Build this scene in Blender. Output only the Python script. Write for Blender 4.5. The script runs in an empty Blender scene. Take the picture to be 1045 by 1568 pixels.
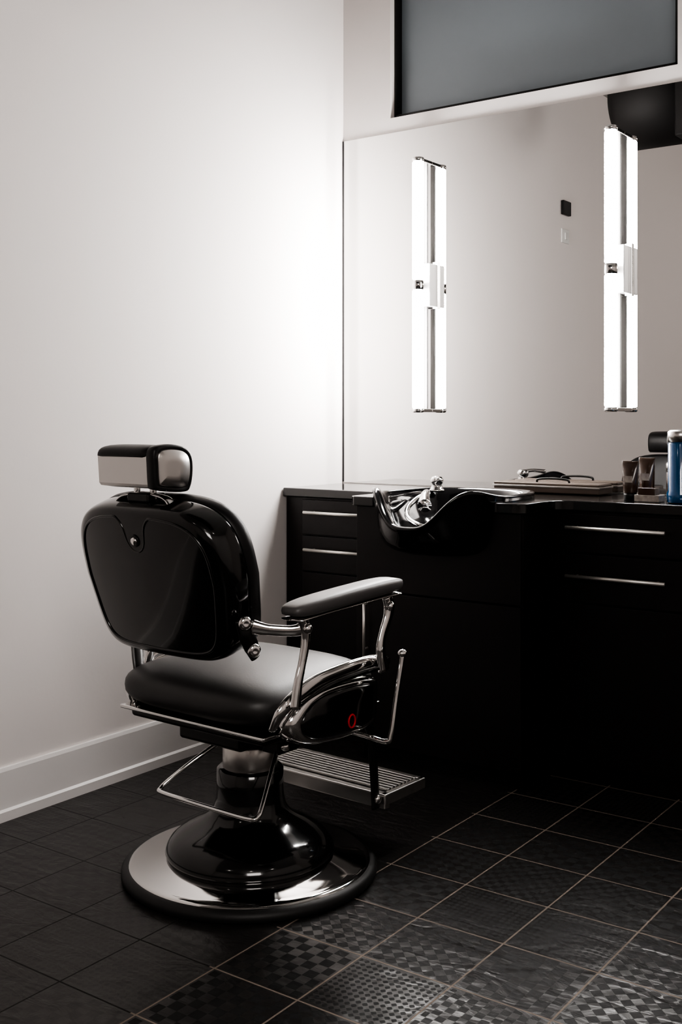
import bpy, bmesh, math
from mathutils import Vector, Matrix, noise
S=bpy.context.scene
COL=S.collection

# ------------------------------------------------------------------ materials
def mat(name, col, rough=.5, metal=0., coat=0., bump=None, spec=.5, var=None, coatr=.05):
    m=bpy.data.materials.new(name); m.use_nodes=True
    nt=m.node_tree; b=nt.nodes['Principled BSDF']
    b.inputs['Base Color'].default_value=(*col,1)
    b.inputs['Roughness'].default_value=rough
    b.inputs['Metallic'].default_value=metal
    b.inputs['Coat Weight'].default_value=coat
    b.inputs['Coat Roughness'].default_value=coatr
    b.inputs['Specular IOR Level'].default_value=spec
    tc=nt.nodes.new('ShaderNodeTexCoord')
    if bump:
        n=nt.nodes.new('ShaderNodeTexNoise'); n.inputs['Scale'].default_value=bump[0]; n.inputs['Detail'].default_value=5
        nt.links.new(tc.outputs['Object'],n.inputs['Vector'])
        bp=nt.nodes.new('ShaderNodeBump'); bp.inputs['Strength'].default_value=bump[1]; bp.inputs['Distance'].default_value=bump[2]
        nt.links.new(n.outputs['Fac'],bp.inputs['Height']); nt.links.new(bp.outputs['Normal'],b.inputs['Normal'])
    if var:
        n=nt.nodes.new('ShaderNodeTexNoise'); n.inputs['Scale'].default_value=var[0]; n.inputs['Detail'].default_value=4
        mp=nt.nodes.new('ShaderNodeMapping'); mp.inputs['Scale'].default_value=var[2] if len(var)>2 else (1,1,1)
        nt.links.new(tc.outputs['Object'],mp.inputs['Vector']); nt.links.new(mp.outputs['Vector'],n.inputs['Vector'])
        r=nt.nodes.new('ShaderNodeMix'); r.data_type='RGBA'
        r.inputs[6].default_value=(*col,1); r.inputs[7].default_value=(*var[1],1)
        nt.links.new(n.outputs['Fac'],r.inputs[0]); nt.links.new(r.outputs[2],b.inputs['Base Color'])
    return m
def emis(name,col,st):
    m=bpy.data.materials.new(name); m.use_nodes=True; nt=m.node_tree
    b=nt.nodes['Principled BSDF']; b.inputs['Base Color'].default_value=(.9,.9,.9,1)
    b.inputs['Emission Color'].default_value=(*col,1); b.inputs['Emission Strength'].default_value=st
    return m
M_wall=mat('plaster_wall',(.84,.795,.772),.75,bump=(60,.15,.002),var=(1.2,(.82,.775,.752)))
M_ceil=mat('ceiling_paint',(.35,.34,.33),.9,bump=(40,.1,.002))
M_trim=mat('trim_paint',(.84,.815,.80),.4,bump=(20,.05,.001))
M_wood=mat('black_stained_wood',(.0050,.0045,.0052),.38,bump=(30,.08,.001),var=(6,(.011,.0072,.0070),(8,8,.6)),spec=.4)
M_top=mat('black_counter_laminate',(.008,.0075,.0075),.16,bump=(50,.03,.001),coat=.5)
M_gloss=mat('black_gloss_enamel',(.003,.003,.0032),.14,coat=.6,bump=(4,.02,.002))
M_bowl=mat('black_porcelain',(.003,.003,.004),.10,coat=.5,bump=(6,.02,.002))
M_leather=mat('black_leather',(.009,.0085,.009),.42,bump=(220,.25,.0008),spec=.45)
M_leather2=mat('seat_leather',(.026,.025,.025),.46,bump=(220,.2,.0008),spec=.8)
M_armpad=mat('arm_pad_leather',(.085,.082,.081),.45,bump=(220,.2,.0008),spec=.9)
M_chrome=mat('chrome',(.78,.77,.76),.07,1.,bump=(8,.02,.001))
M_brush=mat('brushed_metal',(.66,.64,.62),.28,1.,bump=(90,.1,.0005))
M_alu=mat('cast_aluminium',(.72,.70,.68),.40,.9,bump=(120,.15,.0005))
M_foot=mat('footrest_aluminium',(.50,.49,.475),.32,.95,bump=(120,.15,.0005))
M_handle=mat('handle_steel',(.92,.89,.85),.42,.9,bump=(90,.05,.0005))
M_rubber=mat('black_rubber',(.018,.018,.018),.5,bump=(90,.1,.0008))
M_iron=mat('black_cast_metal',(.008,.008,.008),.3,bump=(60,.1,.001))
M_mirror=mat('mirror_silver',(.81,.80,.79),.0,1.,bump=(1,.0,.0))
M_edge=mat('dark_edge',(.006,.006,.006),.5,bump=(40,.1,.001))
M_glass=mat('frosted_grey_glass',(.28,.32,.35),.38,bump=(3,.05,.002),var=(.8,(.31,.35,.375)))
M_white=mat('white_plastic',(.8,.8,.78),.35,bump=(40,.03,.001))
M_mount=mat('satin_fixture_housing',(.30,.295,.29),.3,.5,bump=(40,.03,.001))
M_rail=mat('fixture_back_rail',(.045,.043,.042),.5,.2,bump=(40,.03,.001))
M_duct=mat('black_painted_duct',(.012,.011,.011),.6,bump=(20,.1,.002))
M_red=mat('red_badge',(.7,.008,.014),.3,bump=(40,.03,.001))
M_brown=mat('amber_plastic',(.045,.022,.012),.25,bump=(30,.03,.001),coat=.4)
M_blue=mat('blue_liquid',(.0,.08,.22),.08,coat=1.,bump=(3,.01,.001))
M_case=mat('taupe_case',(.10,.075,.06),.4,bump=(60,.1,.001))
M_label=mat('label_paper',(.55,.50,.45),.5,var=(60,(.1,.08,.07)))
M_tube=emis('fluorescent_glow',(1.0,.975,.955),120.)
M_fill_down=emis('fill_downlight_glow',(1.0,.92,.85),18.)  # glow of the added ceiling fill lamps

# ------------------------------------------------------------------ helpers
def group(name,loc=(0,0,0),rz=0):
    e=bpy.data.objects.new(name,None); e.empty_display_size=.1; COL.objects.link(e)
    e.location=loc; e.rotation_euler=(0,0,rz); return e
def finish(name,bm,m,parent=None,world=True,smooth=True,bevel=0,subsurf=0,segs=3):
    bmesh.ops.remove_doubles(bm,verts=bm.verts,dist=1e-6)
    bmesh.ops.recalc_face_normals(bm,faces=bm.faces)
    me=bpy.data.meshes.new(name); 
    if parent and world:
        bmesh.ops.translate(bm,verts=bm.verts,vec=-Vector(parent.location))
    bm.to_mesh(me); bm.free(); me.materials.append(m)
    if smooth:
        for p in me.polygons: p.use_smooth=True
    o=bpy.data.objects.new(name,me); COL.objects.link(o)
    if parent: o.parent=parent
    if bevel:
        b=o.modifiers.new('bevel','BEVEL'); b.width=bevel; b.segments=segs; b.limit_method='ANGLE'; b.angle_limit=math.radians(40)
        b.harden_normals=True
    if subsurf:
        s=o.modifiers.new('sub','SUBSURF'); s.levels=subsurf; s.render_levels=subsurf
    return o
def box(name,x0,x1,y0,y1,z0,z1,m,parent=None,world=True,bevel=0,segs=3):
    bm=bmesh.new()
    vs=[bm.verts.new((x,y,z)) for x in(x0,x1) for y in(y0,y1) for z in(z0,z1)]
    for f in((0,1,3,2),(4,6,7,5),(0,4,5,1),(2,3,7,6),(0,2,6,4),(1,5,7,3)): bm.faces.new([vs[i] for i in f])
    return finish(name,bm,m,parent,world,smooth=bool(bevel),bevel=bevel,segs=segs)
def loft(name,rings,m,parent=None,world=True,caps=(True,True),smooth=True,closed=True,**k):
    bm=bmesh.new(); R=[[bm.verts.new(p) for p in r] for r in rings]
    n=len(R[0])
    for a,b in zip(R,R[1:]):
        for i in range(n if closed else n-1):
            j=(i+1)%n
            try: bm.faces.new((a[i],a[j],b[j],b[i]))
            except ValueError: pass
    if caps[0]: bm.faces.new(R[0])
    if caps[1]: bm.faces.new(R[-1])
    return finish(name,bm,m,parent,world,smooth,**k)
def lathe(name,prof,c,m,parent=None,world=True,n=64,caps=(True,True),**k):
    rings=[[(c[0]+max(r,1e-4)*math.cos(2*math.pi*i/n),c[1]+max(r,1e-4)*math.sin(2*math.pi*i/n),c[2]+z) for i in range(n)] for r,z in prof]
    return loft(name,rings,m,parent,world,caps,**k)
def prism(name,pts,z0,z1,m,parent=None,world=True,bevel=0,plane='xy'):
    bm=bmesh.new()
    f=(lambda u,v,w:(u,v,w)) if plane=='xy' else ((lambda u,v,w:(u,w,v)) if plane=='xz' else (lambda u,v,w:(w,u,v)))
    a=[bm.verts.new(f(u,v,z0)) for u,v in pts]; b=[bm.verts.new(f(u,v,z1)) for u,v in pts]
    n=len(pts); bm.faces.new(a); bm.faces.new(b[::-1])
    for i in range(n): bm.faces.new((a[i],a[(i+1)%n],b[(i+1)%n],b[i]))
    return finish(name,bm,m,parent,world,smooth=bool(bevel),bevel=bevel)
def crom(pts,k=8,closed=False):
    P=[Vector(p) for p in pts]; out=[]; n=len(P)
    rng=range(n) if closed else range(n-1)
    for i in rng:
        p1=P[i];p2=P[(i+1)%n]
        p0=P[i-1] if (closed or i>0) else p1*2-p2
        p3=P[(i+2)%n] if (closed or i+2<n) else p2*2-p1
        for t in range(k):
            s=t/k
            out.append(.5*((2*p1)+(p2-p0)*s+(2*p0-5*p1+4*p2-p3)*s*s+(3*p1-p0-3*p2+p3)*s**3))
    if not closed: out.append(P[-1])
    return out
def sweep(name,pts,rad,m,parent=None,world=True,sides=14,flat=(1,1),k=8,closed=False,up=None,smoothpath=True):
    Q=crom(pts,k,closed) if smoothpath else [Vector(p) for p in pts]
    n=len(Q); rings=[]
    N=None
    for i,p in enumerate(Q):
        if closed: t=(Q[(i+1)%n]-Q[i-1])
        else: t=(Q[min(i+1,n-1)]-Q[max(i-1,0)])
        t.normalize()
        if up is not None: u=Vector(up)
        elif N is None: u=Vector((0,0,1)) if abs(t.z)<.9 else Vector((1,0,0))
        else: u=N
        N=(u-t*u.dot(t)).normalized(); B=t.cross(N)
        if isinstance(rad,(list,tuple)):
            f=i/(n-1)*(len(rad)-1); j=min(int(f),len(rad)-2); r=rad[j]+(rad[j+1]-rad[j])*(f-j)
        else: r=rad
        rings.append([tuple(p+N*(r*flat[0]*math.cos(2*math.pi*s/sides))+B*(r*flat[1]*math.sin(2*math.pi*s/sides))) for s in range(sides)])
    if closed: rings.append(rings[0]); 
    return loft(name,rings,m,parent,world,caps=(not closed,not closed))
def sp(v,e): return math.copysign(abs(v)**e,v)
def pillow(name,c,h,m,parent=None,world=True,n=(5,3),rings=20,seg=56,fn=None):
    R=[]
    for i in range(rings+1):
        ph=-math.pi/2+math.pi*i/rings
        s=max(abs(math.cos(ph))**(2/n[1]),.02); z=sp(math.sin(ph),2/n[1])
        r=[]
        for j in range(seg):
            th=2*math.pi*j/seg
            p=Vector((h[0]*s*sp(math.cos(th),2/n[0]),h[1]*s*sp(math.sin(th),2/n[0]),h[2]*z))
            if fn: p=fn(p)
            r.append(tuple(p+Vector(c)))
        R.append(r)
    return loft(name,R,m,parent,world)

# ------------------------------------------------------------------ floor material
class NB:
    def __init__(s,nt): s.nt=nt
    def m(s,op,a,b=None,c=None,clamp=False):
        n=s.nt.nodes.new('ShaderNodeMath'); n.operation=op; n.use_clamp=clamp
        for i,v in enumerate((a,b,c)):
            if v is None: continue
            if isinstance(v,(int,float)): n.inputs[i].default_value=v
            else: s.nt.links.new(v,n.inputs[i])
        return n.outputs[0]
def floor_mat():
    m=bpy.data.materials.new('embossed_slate_tiles'); m.use_nodes=True; nt=m.node_tree; B=nt.nodes['Principled BSDF']; q=NB(nt)
    g=nt.nodes.new('ShaderNodeNewGeometry'); sx=nt.nodes.new('ShaderNodeSeparateXYZ'); nt.links.new(g.outputs['Position'],sx.inputs[0])
    u=q.m('DIVIDE',q.m('SUBTRACT',sx.outputs[0],1.094),.2225); v=q.m('DIVIDE',q.m('ADD',sx.outputs[1],.858),.228)
    fu=q.m('FRACT',q.m('ADD',u,100)); fv=q.m('FRACT',q.m('ADD',v,100)); cu=q.m('FLOOR',u); cv=q.m('FLOOR',v)
    eu=q.m('MINIMUM',fu,q.m('SUBTRACT',1,fu)); ev=q.m('MINIMUM',fv,q.m('SUBTRACT',1,fv)); e=q.m('MINIMUM',eu,ev)
    grout=q.m('LESS_THAN',e,.0095)
    inner=q.m('GREATER_THAN',e,.03)
    cb=nt.nodes.new('ShaderNodeCombineXYZ'); nt.links.new(cu,cb.inputs[0]); nt.links.new(cv,cb.inputs[1])
    wn=nt.nodes.new('ShaderNodeTexWhiteNoise'); wn.noise_dimensions='3D'; nt.links.new(cb.outputs[0],wn.inputs['Vector'])
    rnd=wn.outputs['Value']
    def checker(a,b,n):
        return q.m('MODULO',q.m('ADD',q.m('FLOOR',q.m('MULTIPLY',a,n)),q.m('FLOOR',q.m('MULTIPLY',b,n))),2)
    c1=checker(fu,fv,8)
    a2=q.m('ADD',fu,fv); b2=q.m('ADD',q.m('SUBTRACT',fu,fv),2)
    c2=checker(a2,b2,7)
    s3=q.m('SINE',q.m('MULTIPLY',a2,44)); s4=q.m('SINE',q.m('MULTIPLY',b2,44)); c3=q.m('GREATER_THAN',q.m('MULTIPLY',s3,s4),.1)
    c4=checker(fu,fv,12)
    nz=nt.nodes.new('ShaderNodeTexNoise'); nz.inputs['Scale'].default_value=9; nz.inputs['Detail'].default_value=6; nz.inputs['Distortion'].default_value=.8
    ad=nt.nodes.new('ShaderNodeVectorMath'); ad.operation='MULTIPLY_ADD'; ad.inputs[1].default_value=(3.3,7.1,1.7)
    nt.links.new(cb.outputs[0],ad.inputs[0]); 
    mp=nt.nodes.new('ShaderNodeMapping'); mp.inputs['Scale'].default_value=(1,2.2,1); mp.inputs['Rotation'].default_value=(0,0,.5)
    nt.links.new(g.outputs['Position'],mp.inputs[0]); nt.links.new(mp.outputs[0],ad.inputs[2]); nt.links.new(ad.outputs[0],nz.inputs['Vector'])
    slate=nz.outputs['Fac']
    def sel(lo,hi): return q.m('MULTIPLY',q.m('GREATER_THAN',rnd,lo),q.m('LESS_THAN',rnd,hi))
    pat=q.m('ADD',q.m('ADD',q.m('MULTIPLY',c1,sel(.0,.32)),q.m('MULTIPLY',c2,sel(.32,.60))),q.m('ADD',q.m('MULTIPLY',c3,sel(.60,.76)),q.m('MULTIPLY',c4,sel(.76,.92))))
    side=q.m('GREATER_THAN',sx.outputs[0],1.094)
    pat=q.m('MULTIPLY',q.m('MULTIPLY',pat,inner),q.m('ADD',.16,q.m('MULTIPLY',side,.84)))
    h=q.m('ADD',q.m('MULTIPLY',pat,.3),q.m('MULTIPLY',slate,1.25)); h=q.m('SUBTRACT',h,q.m('MULTIPLY',grout,.5))
    bp=nt.nodes.new('ShaderNodeBump'); bp.inputs['Strength'].default_value=.75; bp.inputs['Distance'].default_value=.004
    nt.links.new(h,bp.inputs['Height']); nt.links.new(bp.outputs['Normal'],B.inputs['Normal'])
    mix=nt.nodes.new('ShaderNodeMix'); mix.data_type='RGBA'; mix.inputs[6].default_value=(.027,.025,.024,1); mix.inputs[7].default_value=(.003,.003,.003,1); nt.links.new(pat,mix.inputs[0])
    gm=nt.nodes.new('ShaderNodeMix'); gm.data_type='RGBA'; gm.inputs[6].default_value=(.012,.011,.010,1); gm.inputs[7].default_value=(.25,.205,.17,1); nt.links.new(q.m('GREATER_THAN',sx.outputs[0],1.08),gm.inputs[0])  # grout dark left, pale right: uneven lighting put into its colour
    mix2=nt.nodes.new('ShaderNodeMix'); mix2.data_type='RGBA'; nt.links.new(mix.outputs[2],mix2.inputs[6]); nt.links.new(gm.outputs[2],mix2.inputs[7])
    nt.links.new(grout,mix2.inputs[0]); nt.links.new(mix2.outputs[2],B.inputs['Base Color'])
    ro=q.m('ADD',q.m('MULTIPLY',pat,.30),q.m('ADD',.23,q.m('MULTIPLY',slate,.16))); ro=q.m('ADD',ro,q.m('MULTIPLY',grout,.4),clamp=True)
    nt.links.new(ro,B.inputs['Roughness']); B.inputs['Specular IOR Level'].default_value=.42
    return m
M_floor=floor_mat()

# ------------------------------------------------------------------ room shell
RX,RY,RZ=4.8,-6.4,3.15
box('floor',-.12,RX+.12,RY-.12,.12,-.1,0,M_floor)
box('ceiling',-.12,RX+.12,RY-.12,.12,RZ,RZ+.1,M_ceil)
box('wall_left',-.12,0,RY-.12,.12,0,RZ,M_wall)
box('wall_right',RX,RX+.12,RY,0,0,RZ,M_wall)
box('wall_rear',0,RX+.12,RY-.12,RY,0,RZ,M_wall)
WX0,WX1,WZ0,WZ1=.232,1.402,2.372,2.98
bm=bmesh.new()
def addbox(bm,x0,x1,y0,y1,z0,z1):
    vs=[bm.verts.new((x,y,z)) for x in(x0,x1) for y in(y0,y1) for z in(z0,z1)]
    for f in((0,1,3,2),(4,6,7,5),(0,4,5,1),(2,3,7,6),(0,2,6,4),(1,5,7,3)): bm.faces.new([vs[i] for i in f])
addbox(bm,0,RX,0,.12,0,WZ0); addbox(bm,0,RX,0,.12,WZ1,RZ); addbox(bm,0,WX0,0,.12,WZ0,WZ1); addbox(bm,WX1,RX,0,.12,WZ0,WZ1)
me=bpy.data.meshes.new('wall_front'); bm.to_mesh(me); bm.free(); me.materials.append(M_wall)
o=bpy.data.objects.new('wall_front',me); COL.objects.link(o)
win=group('window_1',((WX0+WX1)/2,.06,(WZ0+WZ1)/2))
box('frame_left',WX0,WX0+.008,.03,.115,WZ0,WZ1,M_edge,win)
box('frame_right',WX1-.018,WX1,.03,.115,WZ0,WZ1,M_edge,win)
box('frame_bottom',WX0,WX1,.03,.115,WZ0,WZ0+.018,M_edge,win)
box('frame_top',WX0,WX1,.03,.115,WZ1-.02,WZ1,M_edge,win)
box('frosted_pane',WX0+.008,WX1-.018,.075,.085,WZ0+.018,WZ1-.02,M_glass,win)
bb=[(0,0),(.022,0),(.022,.028),(.014,.034),(.014,.142),(.010,.152),(0,.152)]
prism('baseboard_left',bb,RY,-.40,M_trim,plane='xz')
prism('baseboard_right',[(RX-a,b) for a,b in bb],RY,0,M_trim,plane='xz')

# mirror
mir=group('wall_mirror',(1.3,-.003,1.6))
box('silvered_glass',.007,2.6,-.006,-.001,.905,2.31,M_mirror,mir)
box('edge_left',.001,.007,-.008,-.001,.905,2.31,M_edge,mir)
box('edge_bottom',.007,2.6,-.009,-.001,.901,.905,M_brush,mir)

# vanity lights
def vanity(x0,d):
    g=group('vanity_light',(x0,-d/2,1.68))
    for nm,z0,z1 in(('upper_tube',1.70,2.155),('lower_tube',1.205,1.66)):
        lathe(nm,[(.019,z0),(.0220,z0+.004),(.0220,z1-.004),(.019,z1)],(x0,-d,0),M_tube,g,n=28)
    for i,(z0,z1) in enumerate(((2.155,2.172),(1.188,1.205))):
        lathe('end_cap_%d'%(i+1),[(.019,z0),(.0235,z0+.003),(.0235,z1-.003),(.019,z1)],(x0,-d,0),M_chrome,g,n=28)
        box('end_bracket_%d'%(i+1),x0-.014,x0+.014,-d+.01,-.006,z0+.002,z1-.002,M_chrome,g,bevel=.002)
    lathe('center_collar',[(.018,1.66),(.0235,1.663),(.0235,1.697),(.018,1.70)],(x0,-d,0),M_chrome,g,n=28)
    box('mount_box',x0-.030,x0+.036,-d+.028,-.006,1.600,1.765,M_mount,g,bevel=.003)
    box('mount_plate',x0-.036,x0+.044,-.016,-.006,1.592,1.775,M_chrome,g,bevel=.002)
    box('back_rail',x0-.010,x0+.010,-.040,-.030,1.195,2.165,M_rail,g,bevel=.002)
vanity(.419,.090); vanity(1.203,.098)

# ------------------------------------------------------------------ counter
cab=group('salon_counter',(1.2,-.3,.45))
FY=-.385; BY=-.62; BX0,BX1=.50,1.12; RE=2.55
CX,CYb,HW=.81,-.49,.235
Yb,Yf=-.205,-.80
def bowl_plan(th,s=1.0):
    cy=(Yb+Yf)/2; hy=(Yb-Yf)/2
    c,sn=math.cos(th),math.sin(th)
    x=HW*s*sp(c,2/2.8); y=hy*s*sp(sn,2/2.8)
    t=max(0,-sn); x*=1-.22*t**2
    return CX+x,cy+y
ov=.02
pts=[(.004,-.01),(.004,FY-ov),(BX0-.06,FY-ov)]
pts+=[(BX0-.035,FY-ov-.01),(BX0-.02,FY-ov-.04),(BX0-.02,BY-ov+.02),(BX0,BY-ov)]
cut=[]
N=60
for i in range(N+1):
    th=math.radians(180+ (0-180)*i/N)
    cut.append(bowl_plan(th,.97))
cl=cut[0]; cr=cut[-1]
pts+=[(cl[0],BY-ov)]+cut+[(cr[0],BY-ov)]
pts+=[(BX1-.02,BY-ov),(BX1+.005,BY-ov+.008),(BX1+.02,BY-ov+.03)]
pts+=[(BX1+.02,FY-ov-.06),(BX1+.028,FY-ov-.025),(BX1+.05,FY-ov-.006),(BX1+.09,FY-ov),(RE,FY-ov),(RE,-.01)]
prism('counter_top',pts,.868,.90,M_top,cab,bevel=.004)
box('left_carcass',.006,BX0,FY,-.01,.0,.866,M_wood,cab,bevel=.002)
box('right_carcass',BX1,RE-.02,FY,-.01,.0,.866,M_wood,cab,bevel=.002)
box('bowl_side_left',BX0,BX0+.02,BY+.018,-.01,0,.866,M_wood,cab)
box('bowl_side_right',BX1-.02,BX1,BY+.018,-.01,0,.866,M_wood,cab,bevel=.002)
nl,nr=CX-.215,CX+.215
fas=[(BX0,.582),(BX1,.582),(BX1,.866),(nr,.866),(nr-.01,.82),(nr-.05,.76),(nr-.10,.742),(nl+.10,.742),(nl+.05,.76),(nl+.01,.82),(nl,.866),(BX0,.866)]
prism('bowl_fascia',fas,BY,BY+.018,M_wood,cab,plane='xz',bevel=.0015)
box('bowl_door',BX0,BX1,BY,BY+.018,.06,.576,M_wood,cab,bevel=.0015)
box('bowl_kick',BX0+.01,BX1-.01,BY+.05,BY+.06,0,.06,M_wood,cab)
def drawer(nm,x0,x1,z0,z1,y):
    box(nm,x0,x1,y-.018,y,z0,z1,M_wood,cab,bevel=.002)
def handle(nm,x0,x1,z,y):
    yy=y-.018
    sweep(nm,[(x0,yy-.03,z),(x1,yy-.03,z)],.0060,M_handle,cab,smoothpath=False)
    for i,x in enumerate((x0+.03,x1-.03)):
        sweep(nm+'_post_%d'%(i+1),[(x,yy,z),(x,yy-.03,z)],.004,M_handle,cab,smoothpath=False,sides=8)
drawer('drawer_front_1',.095,BX0-.01,.728,.858,FY); drawer('drawer_front_2',.095,BX0-.01,.590,.722,FY); drawer('door_front_1',.095,BX0-.01,.06,.584,FY)
handle('drawer_handle_1',.125,.44,.812,FY); handle('drawer_handle_2',.125,.44,.672,FY)
for i,x in enumerate((1.135,1.62,2.09)):
    drawer('drawer_front_%d'%(3+2*i),x,min(x+.46,RE-.02),.735,.858,FY); drawer('drawer_front_%d'%(4+2*i),x,min(x+.46,RE-.02),.575,.729,FY)
    drawer('door_front_%d'%(2+i),x,min(x+.46,RE-.02),.06,.569,FY)
    handle('drawer_handle_%d'%(3+2*i),x+.05,x+.375,.815,FY); handle('drawer_handle_%d'%(4+2*i),x+.05,x+.375,.66,FY)
sweep('door_handle',[(.545,BY-.022,.36),(.545,BY-.022,.56)],.005,M_handle,cab,smoothpath=False)
for i,z in enumerate((.385,.535)): sweep('door_handle_post_%d'%(i+1),[(.545,BY,z),(.545,BY-.022,z)],.0035,M_handle,cab,smoothpath=False,sides=8)

# ------------------------------------------------------------------ shampoo bowl
bowl=group('shampoo_bowl',(CX,-.5,.85))
def rimz(th):
    d=(th+math.pi/2+math.pi)%(2*math.pi)-math.pi
    notch=math.exp(-(abs(d)/.50)**2.6)
    ears=.022*math.exp(-((abs(d)-.95)/.32)**2)
    return .918-.095*notch+ears
rings=[]
NT=96
def ring(s,zf,dy=0):
    r=[]
    for i in range(NT):
        th=2*math.pi*i/NT-math.pi
        x,y=bowl_plan(th,s); r.append((x,y+dy,zf(th)))
    return r
rings.append(ring(.30,lambda t:.712,.02)); rings.append(ring(.66,lambda t:.722,.0)); rings.append(ring(.86,lambda t:.745)); rings.append(ring(.93,lambda t:.79))
rings.append(ring(.96,lambda t:min(.84,rimz(t)-.02))); rings.append(ring(1.0,lambda t:rimz(t)-.014)); rings.append(ring(1.01,lambda t:rimz(t)-.006)); rings.append(ring(1.0,lambda t:rimz(t)))
rings.append(ring(.96,lambda t:rimz(t)+.001)); rings.append(ring(.91,lambda t:rimz(t)-.004)); rings.append(ring(.87,lambda t:rimz(t)-.022))
rings.append(ring(.82,lambda t:min(.85,rimz(t)-.04))); rings.append(ring(.74,lambda t:.79)); rings.append(ring(.55,lambda t:.745,.02)); rings.append(ring(.2,lambda t:.732,.05)); rings.append(ring(.04,lambda t:.730,.06))
loft('basin',rings,M_bowl,bowl,subsurf=1)
lathe('faucet_base',[(.026,.905),(.028,.912),(.022,.918),(.018,.93),(.022,.938),(.024,.948),(.018,.958),(.006,.962)],(.655,-.345,0),M_chrome,bowl,n=32)
sweep('faucet_lever',[(.655,-.345,.95),(.68,-.38,.956),(.71,-.43,.95)],[.010,.007,.009],M_chrome,bowl)
sweep('sprayer_handle',[(.66,-.42,.90),(.70,-.49,.910),(.73,-.55,.900),(.76,-.60,.875)],[.014,.013,.017,.024],M_chrome,bowl)
sweep('sprayer_hose',[(.665,-.41,.90),(.64,-.44,.89),(.645,-.52,.86),(.69,-.59,.83),(.76,-.62,.81),(.80,-.57,.80),(.78,-.47,.80),(.72,-.38,.84)],.0085,M_chrome,bowl)
lathe('drain',[(.028,.735),(.028,.739),(.02,.740),(.004,.737)],(CX,-.44,0),M_chrome,bowl,n=32)

# ------------------------------------------------------------------ counter-top items
case=group('clipper_case',(.98,-.085,.925))
box('case_body',.775,1.18,-.145,-.03,.902,.938,M_case,case,bevel=.005)
box('case_rim',.772,1.183,-.148,-.027,.922,.928,M_brush,case,bevel=.001)
sweep('case_handle',[(.93,-.11,.938),(.935,-.112,.948),(.97,-.115,.952),(1.02,-.115,.952),(1.05,-.112,.948),(1.055,-.11,.938)],.004,M_edge,case)
def ctube(x,y,h,w):
    g=group('styling_cream_tube',(x,y,.90+h/2))
    R=[]
    for f,a,b in((0,w*.40,w*.40),(.12,w*.42,w*.42),(.16,w*.42,w*.42)):
        R.append([(x+a*math.cos(t*math.pi/14),y+b*math.sin(t*math.pi/14),.901+f*h) for t in range(28)])
    loft('cap',R,M_edge,g)
    R=[]
    for f,a,b in((.16,.40,.40),(.2,.47,.46),(.5,.5,.36),(.8,.53,.18),(.93,.55,.05),(1.,.55,.04)):
        R.append([(x+a*w*math.cos(t*math.pi/14),y+b*w*math.sin(t*math.pi/14),.901+f*h) for t in range(28)])
    loft('body',R,M_brown,g)
    box('label_strip',x-.3*w,x+.3*w,y-.44*w,y-.42*w,.901+.45*h,.901+.62*h,M_label,g)
ctube(1.335,-.26,.125,.05); ctube(1.365,-.19,.135,.05)
bx=group('product_box',(1.41,-.30,.915))
box('carton_lower',1.375,1.455,-.33,-.275,.901,.922,M_label,bx,bevel=.001)
box('carton_upper',1.385,1.44,-.325,-.28,.922,.944,M_brown,bx,bevel=.001)
jar=group('disinfectant_jar',(1.515,-.31,1.0))
lathe('liquid_body',[(.036,.901),(.040,.905),(.040,.93),(.036,.94),(.036,1.085),(.032,1.092)],(1.515,-.31,0),M_blue,jar,n=40)
lathe('jar_lid',[(.037,1.092),(.037,1.122),(.03,1.128),(.012,1.13)],(1.515,-.31,0),M_brush,jar,n=40)
br=group('shaving_brush',(1.465,-.2,.97))
lathe('brush_stand',[(.028,.901),(.028,.91),(.012,.92),(.009,.98),(.014,1.0),(.016,1.03),(.012,1.045)],(1.465,-.2,0),M_chrome,br,n=32)
lathe('brush_bristles',[(.012,1.045),(.022,1.065),(.029,1.09),(.027,1.11),(.015,1.122),(.004,1.125)],(1.465,-.2,0),M_edge,br,n=32)
sj=group('wax_jar',(1.44,-.12,.95))
lathe('jar_body',[(.030,.901),(.033,.905),(.033,.985),(.03,.99)],(1.44,-.12,0),M_brown,sj,n=32)
lathe('jar_cap',[(.034,.99),(.034,1.015),(.03,1.02),(.01,1.021)],(1.44,-.12,0),M_brush,sj,n=32)

# wall fittings seen in the mirror
th=group('wall_thermostat',(.01,-2.19,2.37)); box('thermostat_body',0,.02,-2.24,-2.14,2.33,2.41,M_edge,th,bevel=.004)
sw=group('light_switch',(.01,-2.19,2.21)); box('switch_plate',0,.008,-2.24,-2.14,2.17,2.25,M_white,sw,bevel=.003); box('switch_toggle',.008,.014,-2.205,-2.175,2.19,2.23,M_white,sw,bevel=.002)
du=group('air_duct',(1.0,-2.0,2.88))
prof=[(.40,.10),(.405,.17),(.43,.225),(.48,.25),(.80,.25)]
R=[[(x,-2.0+r*math.cos(2*math.pi*i/40),2.85+r*math.sin(2*math.pi*i/40)) for i in range(40)] for x,r in prof]
loft('round_duct',R,M_duct,du)
box('duct_plenum',.80,2.6,-2.32,-1.72,2.57,3.13,M_duct,du,bevel=.01)
box('duct_hanger',.60,.62,-2.0,-1.98,3.09,3.15,M_duct,du)
for (x,y) in((2.9,-3.9),(1.2,-4.6),(3.9,-2.4)):  # unseen ceiling lamps, added only to brighten the room
    g=group('added_fill_downlight',(x,y,RZ))
    lathe('glow_disc',[(.09,RZ-.012),(.09,RZ-.006)],(x,y,0),M_fill_down,g,n=40)
    lathe('trim_ring',[(.092,RZ-.001),(.092,RZ-.014),(.12,RZ-.012),(.125,RZ-.001)],(x,y,0),M_white,g,n=40,caps=(False,False))
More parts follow.
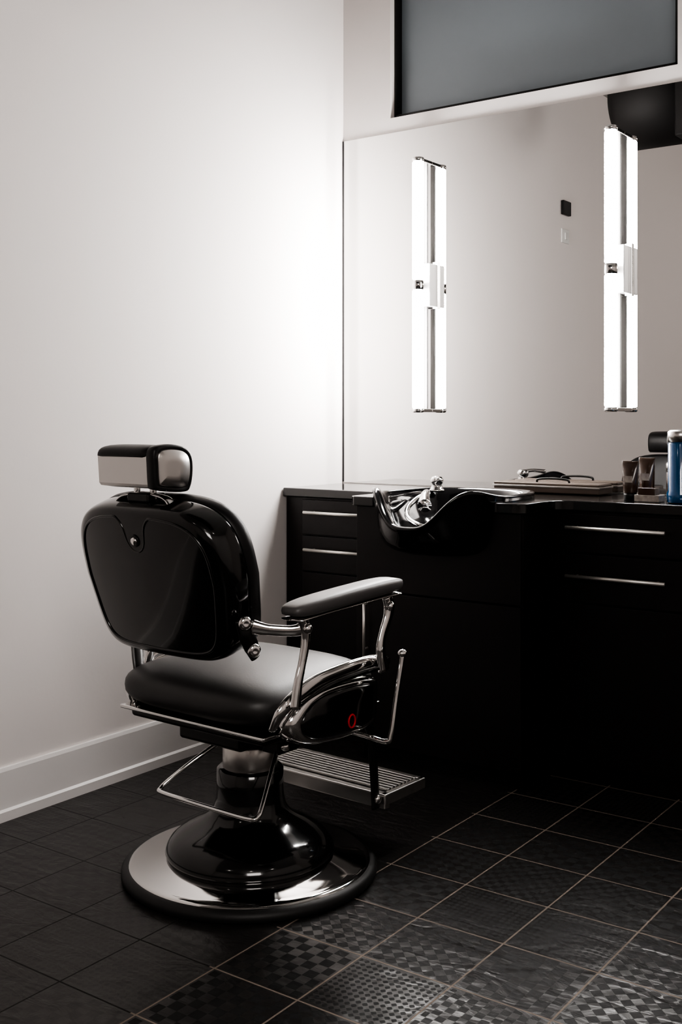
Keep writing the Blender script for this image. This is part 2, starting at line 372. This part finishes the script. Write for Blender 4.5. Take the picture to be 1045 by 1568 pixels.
def area(nm,loc,target,size,power,col):
    l=bpy.data.lights.new(nm,'AREA'); l.shape='RECTANGLE'; l.size=size[0]; l.size_y=size[1]; l.energy=power; l.color=col
    o=bpy.data.objects.new(nm,l); COL.objects.link(o); o.location=loc
    o.rotation_euler=(Vector(target)-Vector(loc)).to_track_quat('-Z','Y').to_euler(); return o
area('added_fill_area',(3.9,-4.6,2.6),(.0,-1.2,1.3),(1.4,1.0),46,(1,.94,.90))  # soft fill added on the camera side to lift walls and chair

# ------------------------------------------------------------------ barber chair
ch=group('barber_chair',(.814,-1.552,0),math.radians(-3))
W=dict(parent=ch,world=False)
lathe('base_rubber_ring',[(.30,.0),(.322,.0),(.328,.006),(.328,.018),(.320,.027),(.308,.030),(.30,.026)],(0,0,0),M_rubber,n=96,**W)
lathe('base_chrome_plate',[(.312,.004),(.312,.027),(.306,.033),(.296,.036),(.28,.036),(.24,.042),(.212,.048),(.20,.05)],(0,0,0),M_chrome,n=96,**W)
lathe('base_dome',[(.205,.045),(.213,.048),(.218,.056),(.215,.068),(.206,.082),(.190,.096),(.168,.109),(.143,.122),(.120,.135),(.103,.150),(.093,.168),(.088,.192),(.087,.225),(.086,.262),(.080,.268)],(0,0,0),M_gloss,n=96,**W)
lathe('hydraulic_collar',[(.068,.262),(.071,.268),(.071,.325),(.067,.332),(.05,.334)],(0,0,0),M_brush,n=64,**W)
lathe('hydraulic_piston',[(.032,.33),(.032,.375)],(0,0,0),M_chrome,n=40,**W)
box('seat_mechanism',-.11,.11,-.15,.17,.352,.405,M_iron,bevel=.01,**W)
box('seat_frame',-.235,.235,-.20,.20,.398,.425,M_iron,bevel=.01,**W)
box('seat_pan',-.252,.252,-.222,.225,.420,.430,M_chrome,bevel=.004,**W)
def seatfn(p):
    if p.z>0: p.z+=.010*(1-(p.x/.26)**2)*(1-(p.y/.26)**2)
    return p
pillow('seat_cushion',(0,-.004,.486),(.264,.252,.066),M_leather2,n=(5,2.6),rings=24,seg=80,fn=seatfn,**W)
# backrest
TL=math.radians(16); ORG=Vector((-.035,-.228,.597)); HB=.385
VD=Vector((0,-math.sin(TL),math.cos(TL))); WD=Vector((0,math.cos(TL),math.sin(TL)))
def bo(th,s=1.0):
    c,sn=math.cos(th),math.sin(th)
    e=2/3.5 if sn>0 else 2/6.5
    u=.252*sp(c,e); v=HB/2*sp(sn,e)
    u*=1-.13*max(0,-v/(HB/2))
    return u*s,HB/2+v*s
def bp(u,v,w):
    return ORG+Vector((u,0,0))+VD*v+WD*(w+.30*u*u)
def bring(s,w,n=120): return [tuple(bp(*bo(2*math.pi*i/n,s),w)) for i in range(n)]
shell=[(.02,-.048),(.3,-.048),(.6,-.0475),(.85,-.046),(.90,-.045),(.95,-.042),(.98,-.034),(.998,-.02),(1.005,-.002),(1.008,.02),(1.0,.034),(.96,.036)]
loft('back_shell',[bring(s,w) for s,w in shell],M_gloss,**W)
cush=[(.94,.02),(1.0,.030),(1.012,.038),(1.016,.050),(1.005,.064),(.97,.074),(.90,.080),(.6,.078),(.3,.074),(.02,.073)]
loft('back_cushion',[bring(s,w) for s,w in cush],M_leather,**W)
pl=[]
for i in range(120):
    t_=math.pi/2+2*math.pi*i/120
    u,v=bo(t_,.87)
    if v>HB*.8 and abs(u)<.045: continue
    pl.append((u,v))
notch=[(.046,HB*.905),(.036,.330),(.030,.300),(.018,.281),(0,.275),(-.018,.281),(-.030,.300),(-.036,.330),(-.046,HB*.905)]
path=pl+notch
sweep('panel_ridge',[tuple(bp(u,v,-.0455)) for u,v in path],.0038,M_gloss,closed=True,k=2,sides=8,**W)
c=bp(0,.303,-.048)
def disc(nm,c,ax,prof,m,n=32):
    ax=ax.normalized(); a=ax.orthogonal().normalized(); b=ax.cross(a)
    return loft(nm,[[tuple(c+ax*h+a*(r*math.cos(2*math.pi*i/n))+b*(r*math.sin(2*math.pi*i/n))) for i in range(n)] for r,h in prof],m,**W)
disc('adjuster_knob',c,-WD,[(.010,0),(.010,.004),(.008,.007),(.001,.008)],M_chrome)
disc('adjuster_washer',c,-WD,[(.015,0),(.015,.002),(.012,.003)],M_iron)
# headrest
top=bp(0,HB,.02)
sweep('headrest_bracket',[tuple(bp(-.10,HB-.010,.0)),tuple(bp(-.07,HB+.008,.01)),tuple(bp(0,HB+.014,.015)),tuple(bp(.07,HB+.008,.01)),tuple(bp(.10,HB-.010,.0))],.007,M_chrome,flat=(.6,1.8),**W)
hx=top.x
box('headrest_base',hx-.045,hx+.03,top.y-.03,top.y+.03,top.z-.008,top.z+.014,M_iron,bevel=.006,**W)
for i,x in enumerate((hx-.035,hx+.022)):
    sweep('headrest_post_%d'%(i+1),[(x-.0,top.y-.0,top.z-.02),(x,top.y-.006,top.z+.03),(x,top.y+.0,top.z+.06)],.009,M_chrome,flat=(1,.8),**W)
HC=Vector((hx-.026,top.y+.005,1.046))
def hp(x,y,z):
    A_=math.radians(-6)
    return (HC.x+x,HC.y+y*math.cos(A_)-z*math.sin(A_),HC.z+z*math.cos(A_)+y*math.sin(A_))
pp=[(-.062,.016),(-.064,.030),(-.056,.043),(-.03,.051),(0,.054),(.03,.052),(.052,.042),(.063,.022),(.067,-.008),(.062,-.038),(.052,-.046),(.046,-.03),(.046,0),(.034,.022),(0,.032),(-.04,.024)]
R=[]
for x,s in((-.104,.84),(-.102,.95),(-.096,1.),(-.06,1.03),(0,1.04),(.06,1.03),(.092,1.)):
    R.append([hp(x,y*s,z*s) for y,z in pp])
loft('headrest_pad',R,M_leather,subsurf=1,**W)
sp_=[(-.060,.024),(-.048,-.042),(-.042,-.048),(.0,-.050),(.044,-.048),(.054,-.040),(.055,-.01),(.052,.012),(.038,.030),(0,.038),(-.045,.034)]
loft('headrest_shell',[[hp(x,y*s,z*s) for y,z in sp_] for x,s in((-.101,.96),(-.099,1),(.086,1),(.088,1))],M_alu,smooth=False,**W)
eb=[(p.x,p.y) for p in crom([(-.062,.030,0),(-.058,.0,0),(-.050,-.044,0),(-.042,-.052,0),(.0,-.054,0),(.050,-.051,0),(.064,-.038,0),(.068,-.008,0),(.064,.024,0),(.052,.044,0),(.03,.054,0),(0,.056,0),(-.03,.053,0),(-.055,.045,0)],4,True)]
loft('headrest_end_band',[[hp(x,y*s,z*s) for y,z in eb] for x,s in((.076,.97),(.079,1.0),(.092,1.02),(.101,1.0),(.105,.93),(.103,.86))],M_leather,**W)
loft('headrest_end_plate',[[hp(x,y*s,z*s) for y,z in eb] for x,s in((.098,.80),(.106,.80),(.108,.77),(.108,.3))],M_brush,**W)

# arms (both sides)
for sgn,tag in((1,'right'),(-1,'left')):
    AX=.315 if sgn>0 else .285; lo=0 if sgn>0 else -.025; lb=0 if sgn>0 else .065
    A=lambda b,z,a=None,o=0: (sgn*((AX if a is None else a)+o),b+(lb if b<0 else 0),z)
    def armfn(p,s=sgn):
        p.z+=.05*p.y-.10*p.y*p.y
        p.x+=s*.006*math.cos(p.y*8)
        return p
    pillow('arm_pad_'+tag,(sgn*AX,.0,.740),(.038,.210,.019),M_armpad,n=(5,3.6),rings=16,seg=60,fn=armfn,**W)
    sweep('arm_plate_'+tag,[(sgn*AX,b,z) for b,z in((-.195,.706),(-.1,.712),(0,.716),(.1,.720),(.195,.722))],.008,M_chrome,flat=(.6,4.2),up=(0,0,1),**W)
    sweep('arm_post_rear_'+tag,[A(-.165,.708),A(-.150,.685),A(-.148,.65),A(-.160,.60,o=lo*.6),A(-.175,.555,o=lo),A(-.185,.50,o=lo)],[.012,.012,.011,.010,.011,.013],M_chrome,flat=(1.25,.75),up=(0,1,0),**W)
    sweep('arm_post_front_'+tag,[A(.17,.715),A(.178,.69),A(.172,.66),A(.150,.62),A(.142,.58),A(.155,.53)],[.013,.014,.012,.010,.012,.014],M_chrome,flat=(1.4,.7),up=(0,1,0),**W)
    disc('arm_bolt_'+tag,Vector(A(-.150,.680)),Vector((sgn,0,0)),[(.012,0),(.012,.012),(.009,.016),(.001,.017)],M_chrome)
    disc('arm_front_bolt_'+tag,Vector(A(.172,.69)),Vector((sgn,0,0)),[(.012,0),(.012,.012),(.009,.016),(.001,.017)],M_chrome)
    sweep('recline_link_'+tag,[(sgn*.225,-.235,.685),(sgn*.255,-.21,.678),(sgn*(AX-.02),-.175+lb*.7,.675),A(-.150,.680)],[.014,.010,.010,.012],M_chrome,flat=(1.3,.6),**W)
    sweep('back_hinge_'+tag,[(sgn*.212,-.262,.705),(sgn*.218,-.248,.672),(sgn*.218,-.228,.640),(sgn*.215,-.21,.610)],[.012,.018,.018,.012],M_iron,flat=(1.2,.6),up=(0,1,0),**W)
    for i,(b,z) in enumerate(((-.256,.697),(-.226,.630))):
        disc('hinge_bolt_%s_%d'%(tag,i+1),Vector((sgn*.222,b,z)),Vector((sgn,-.5,0)),[(.016,0),(.016,.010),(.012,.015),(.005,.016),(.001,.014)],M_chrome)
    if sgn<0:
        sweep('back_support_'+tag,[(sgn*.215,-.20,.64),(sgn*.222,-.19,.58),(sgn*.225,-.18,.52),(sgn*.22,-.17,.44)],.014,M_chrome,flat=(1.4,.5),up=(0,1,0),**W)
    out=[(-.188,.452),(-.178,.480),(-.140,.508),(-.085,.522),(-.02,.527),(.06,.525),(.12,.520),(.150,.512),(.160,.495),(.158,.455),(.154,.418),(.140,.400),(.09,.390),(.02,.386),(-.06,.390),(-.13,.402),(-.172,.422)]
    oc=crom([(b,z,0) for b,z in out],5,True); cb_,cz_=-.01,.452
    ps=1 if sgn>0 else .94
    def pod(s,a): return [(sgn*a*ps,cb_+(p.x-cb_)*s,cz_+(p.y-cz_)*s) for p in oc]
    loft('side_pod_chrome_'+tag,[pod(.93,.255),pod(1,.262),pod(1,.280),pod(.98,.292),pod(.93,.301),pod(.86,.305),pod(.78,.304)],M_chrome,**W)
    loft('side_pod_face_'+tag,[pod(.80,.298),pod(.79,.307),pod(.76,.310),pod(.6,.313),pod(.3,.316),pod(.03,.317)],M_gloss,**W)
    rg=[(sgn*.3175*ps,.022+.0125*math.cos(2*math.pi*i/24),.430+.0155*math.sin(2*math.pi*i/24)) for i in range(24)]
    sweep('badge_ring_'+tag,rg,.0024,M_red,closed=True,k=1,sides=8,**W)
    rail=[(.272,-.215,.450),(.290,-.205,.492),(.295,-.15,.524),(.295,-.07,.541),(.295,.04,.549),(.295,.13,.551),(.295,.19,.545),(.285,.205,.53)]
    rr=[.010,.014,.017,.018,.018,.016,.013,.009]
    st=[(.308,-.16,.505),(.312,-.07,.528),(.312,.04,.537),(.312,.14,.538),(.308,.185,.530)]
    if sgn<0:
        rail=[(.262,-.10,.500),(.275,-.085,.525)]+[(.275,b,z) for a,b,z in rail[4:7]]+[(.27,.205,.53)]; rr=[.008,.012,.016,.016,.013,.009]
        st=[(.287,-.06,.520)]+[(.291,b,z) for a,b,z in st[2:]]
    sweep('side_rail_upper_'+tag,[(sgn*a,b,z) for a,b,z in rail],rr,M_chrome,flat=(.75,1.2),up=(1,0,0),**W)
    sweep('side_rail_stripe_'+tag,[(sgn*a,b,z) for a,b,z in st],[.003,.006,.007,.006,.003],M_gloss,flat=(1,1),**W)
    sweep('footrest_arm_'+tag,[(sgn*.205,.10,.395),(sgn*.205,.20,.385),(sgn*.205,.245,.34),(sgn*.205,.256,.26),(sgn*.205,.264,.18),(sgn*.205,.268,.128)],.016,M_iron,flat=(1,.45),up=(0,1,0),**W)
    disc('footrest_bolt_'+tag,Vector((sgn*.212,.264,.155)),Vector((sgn,0,0)),[(.012,0),(.012,.006),(.008,.010),(.001,.011)],M_chrome)
sweep('recline_lever',[(.20,.10,.378),(.30,.105,.372),(.352,.115,.366),(.362,.122,.385),(.364,.140,.47),(.366,.160,.555),(.366,.164,.572)],[.006,.006,.0065,.0065,.0055,.0055,.006],M_chrome,**W)
pillow('lever_knob',(.366,.165,.578),(.011,.014,.010),M_chrome,n=(2,2),rings=12,seg=24,**W)
# footrest
FB0,FB1,FZ=.275,.465,.162
FW=.230
box('footrest_frame_rear',-FW,FW,FB0,FB0+.024,FZ-.036,FZ+.004,M_foot,bevel=.004,**W)
box('footrest_frame_front',-FW,FW,FB1-.018,FB1,FZ-.022,FZ+.004,M_foot,bevel=.004,**W)
box('footrest_end_right',FW-.018,FW+.001,FB0,FB1,FZ-.026,FZ+.004,M_foot,bevel=.004,**W)
box('footrest_end_left',-FW-.001,-FW+.018,FB0,FB1,FZ-.026,FZ+.004,M_foot,bevel=.004,**W)
box('footrest_plate',-FW+.012,FW-.012,FB0+.01,FB1-.01,FZ-.006,FZ+.002,M_iron,**W)
for i in range(8):
    b=FB0+.032+i*.0175
    box('footrest_rib_%d'%(i+1),-FW+.014,FW-.014,b,b+.0095,FZ+.001,FZ+.009,M_foot,bevel=.002,**W)
sweep('pump_loop',[(-.06,.05,.345),(-.085,.0,.325),(-.125,-.08,.275),(-.158,-.135,.232),(-.165,-.158,.215),(-.15,-.170,.210),(-.05,-.172,.209),(.06,-.172,.209),(.155,-.170,.210),(.172,-.158,.214),(.168,-.135,.235),(.135,-.06,.31),(.11,-.01,.35)],.0060,M_chrome,k=8,**W)
box('pump_bracket',.075,.135,-.04,.04,.325,.365,M_iron,bevel=.006,**W)
disc('pump_bolt',Vector((.135,-.02,.345)),Vector((1,-.4,0)),[(.012,0),(.012,.008),(.008,.012),(.001,.013)],M_chrome)

# ------------------------------------------------------------------ world / camera
w=bpy.data.worlds.new('world'); S.world=w; w.use_nodes=True
w.node_tree.nodes['Background'].inputs[0].default_value=(.5,.5,.5,1); w.node_tree.nodes['Background'].inputs[1].default_value=.0
cd=bpy.data.cameras.new('camera'); co=bpy.data.objects.new('camera',cd); COL.objects.link(co)
cd.sensor_fit='VERTICAL'; cd.sensor_height=36; cd.lens=1710/1568*36; cd.shift_y=-141/1568
co.location=(2.69,-3.76,1.16); co.rotation_euler=(math.radians(90),0,math.radians(35.7)); cd.clip_start=.05
S.camera=co
S.view_settings.view_transform='AgX'
try: S.view_settings.look='AgX - High Contrast'
except Exception as e: print(e)
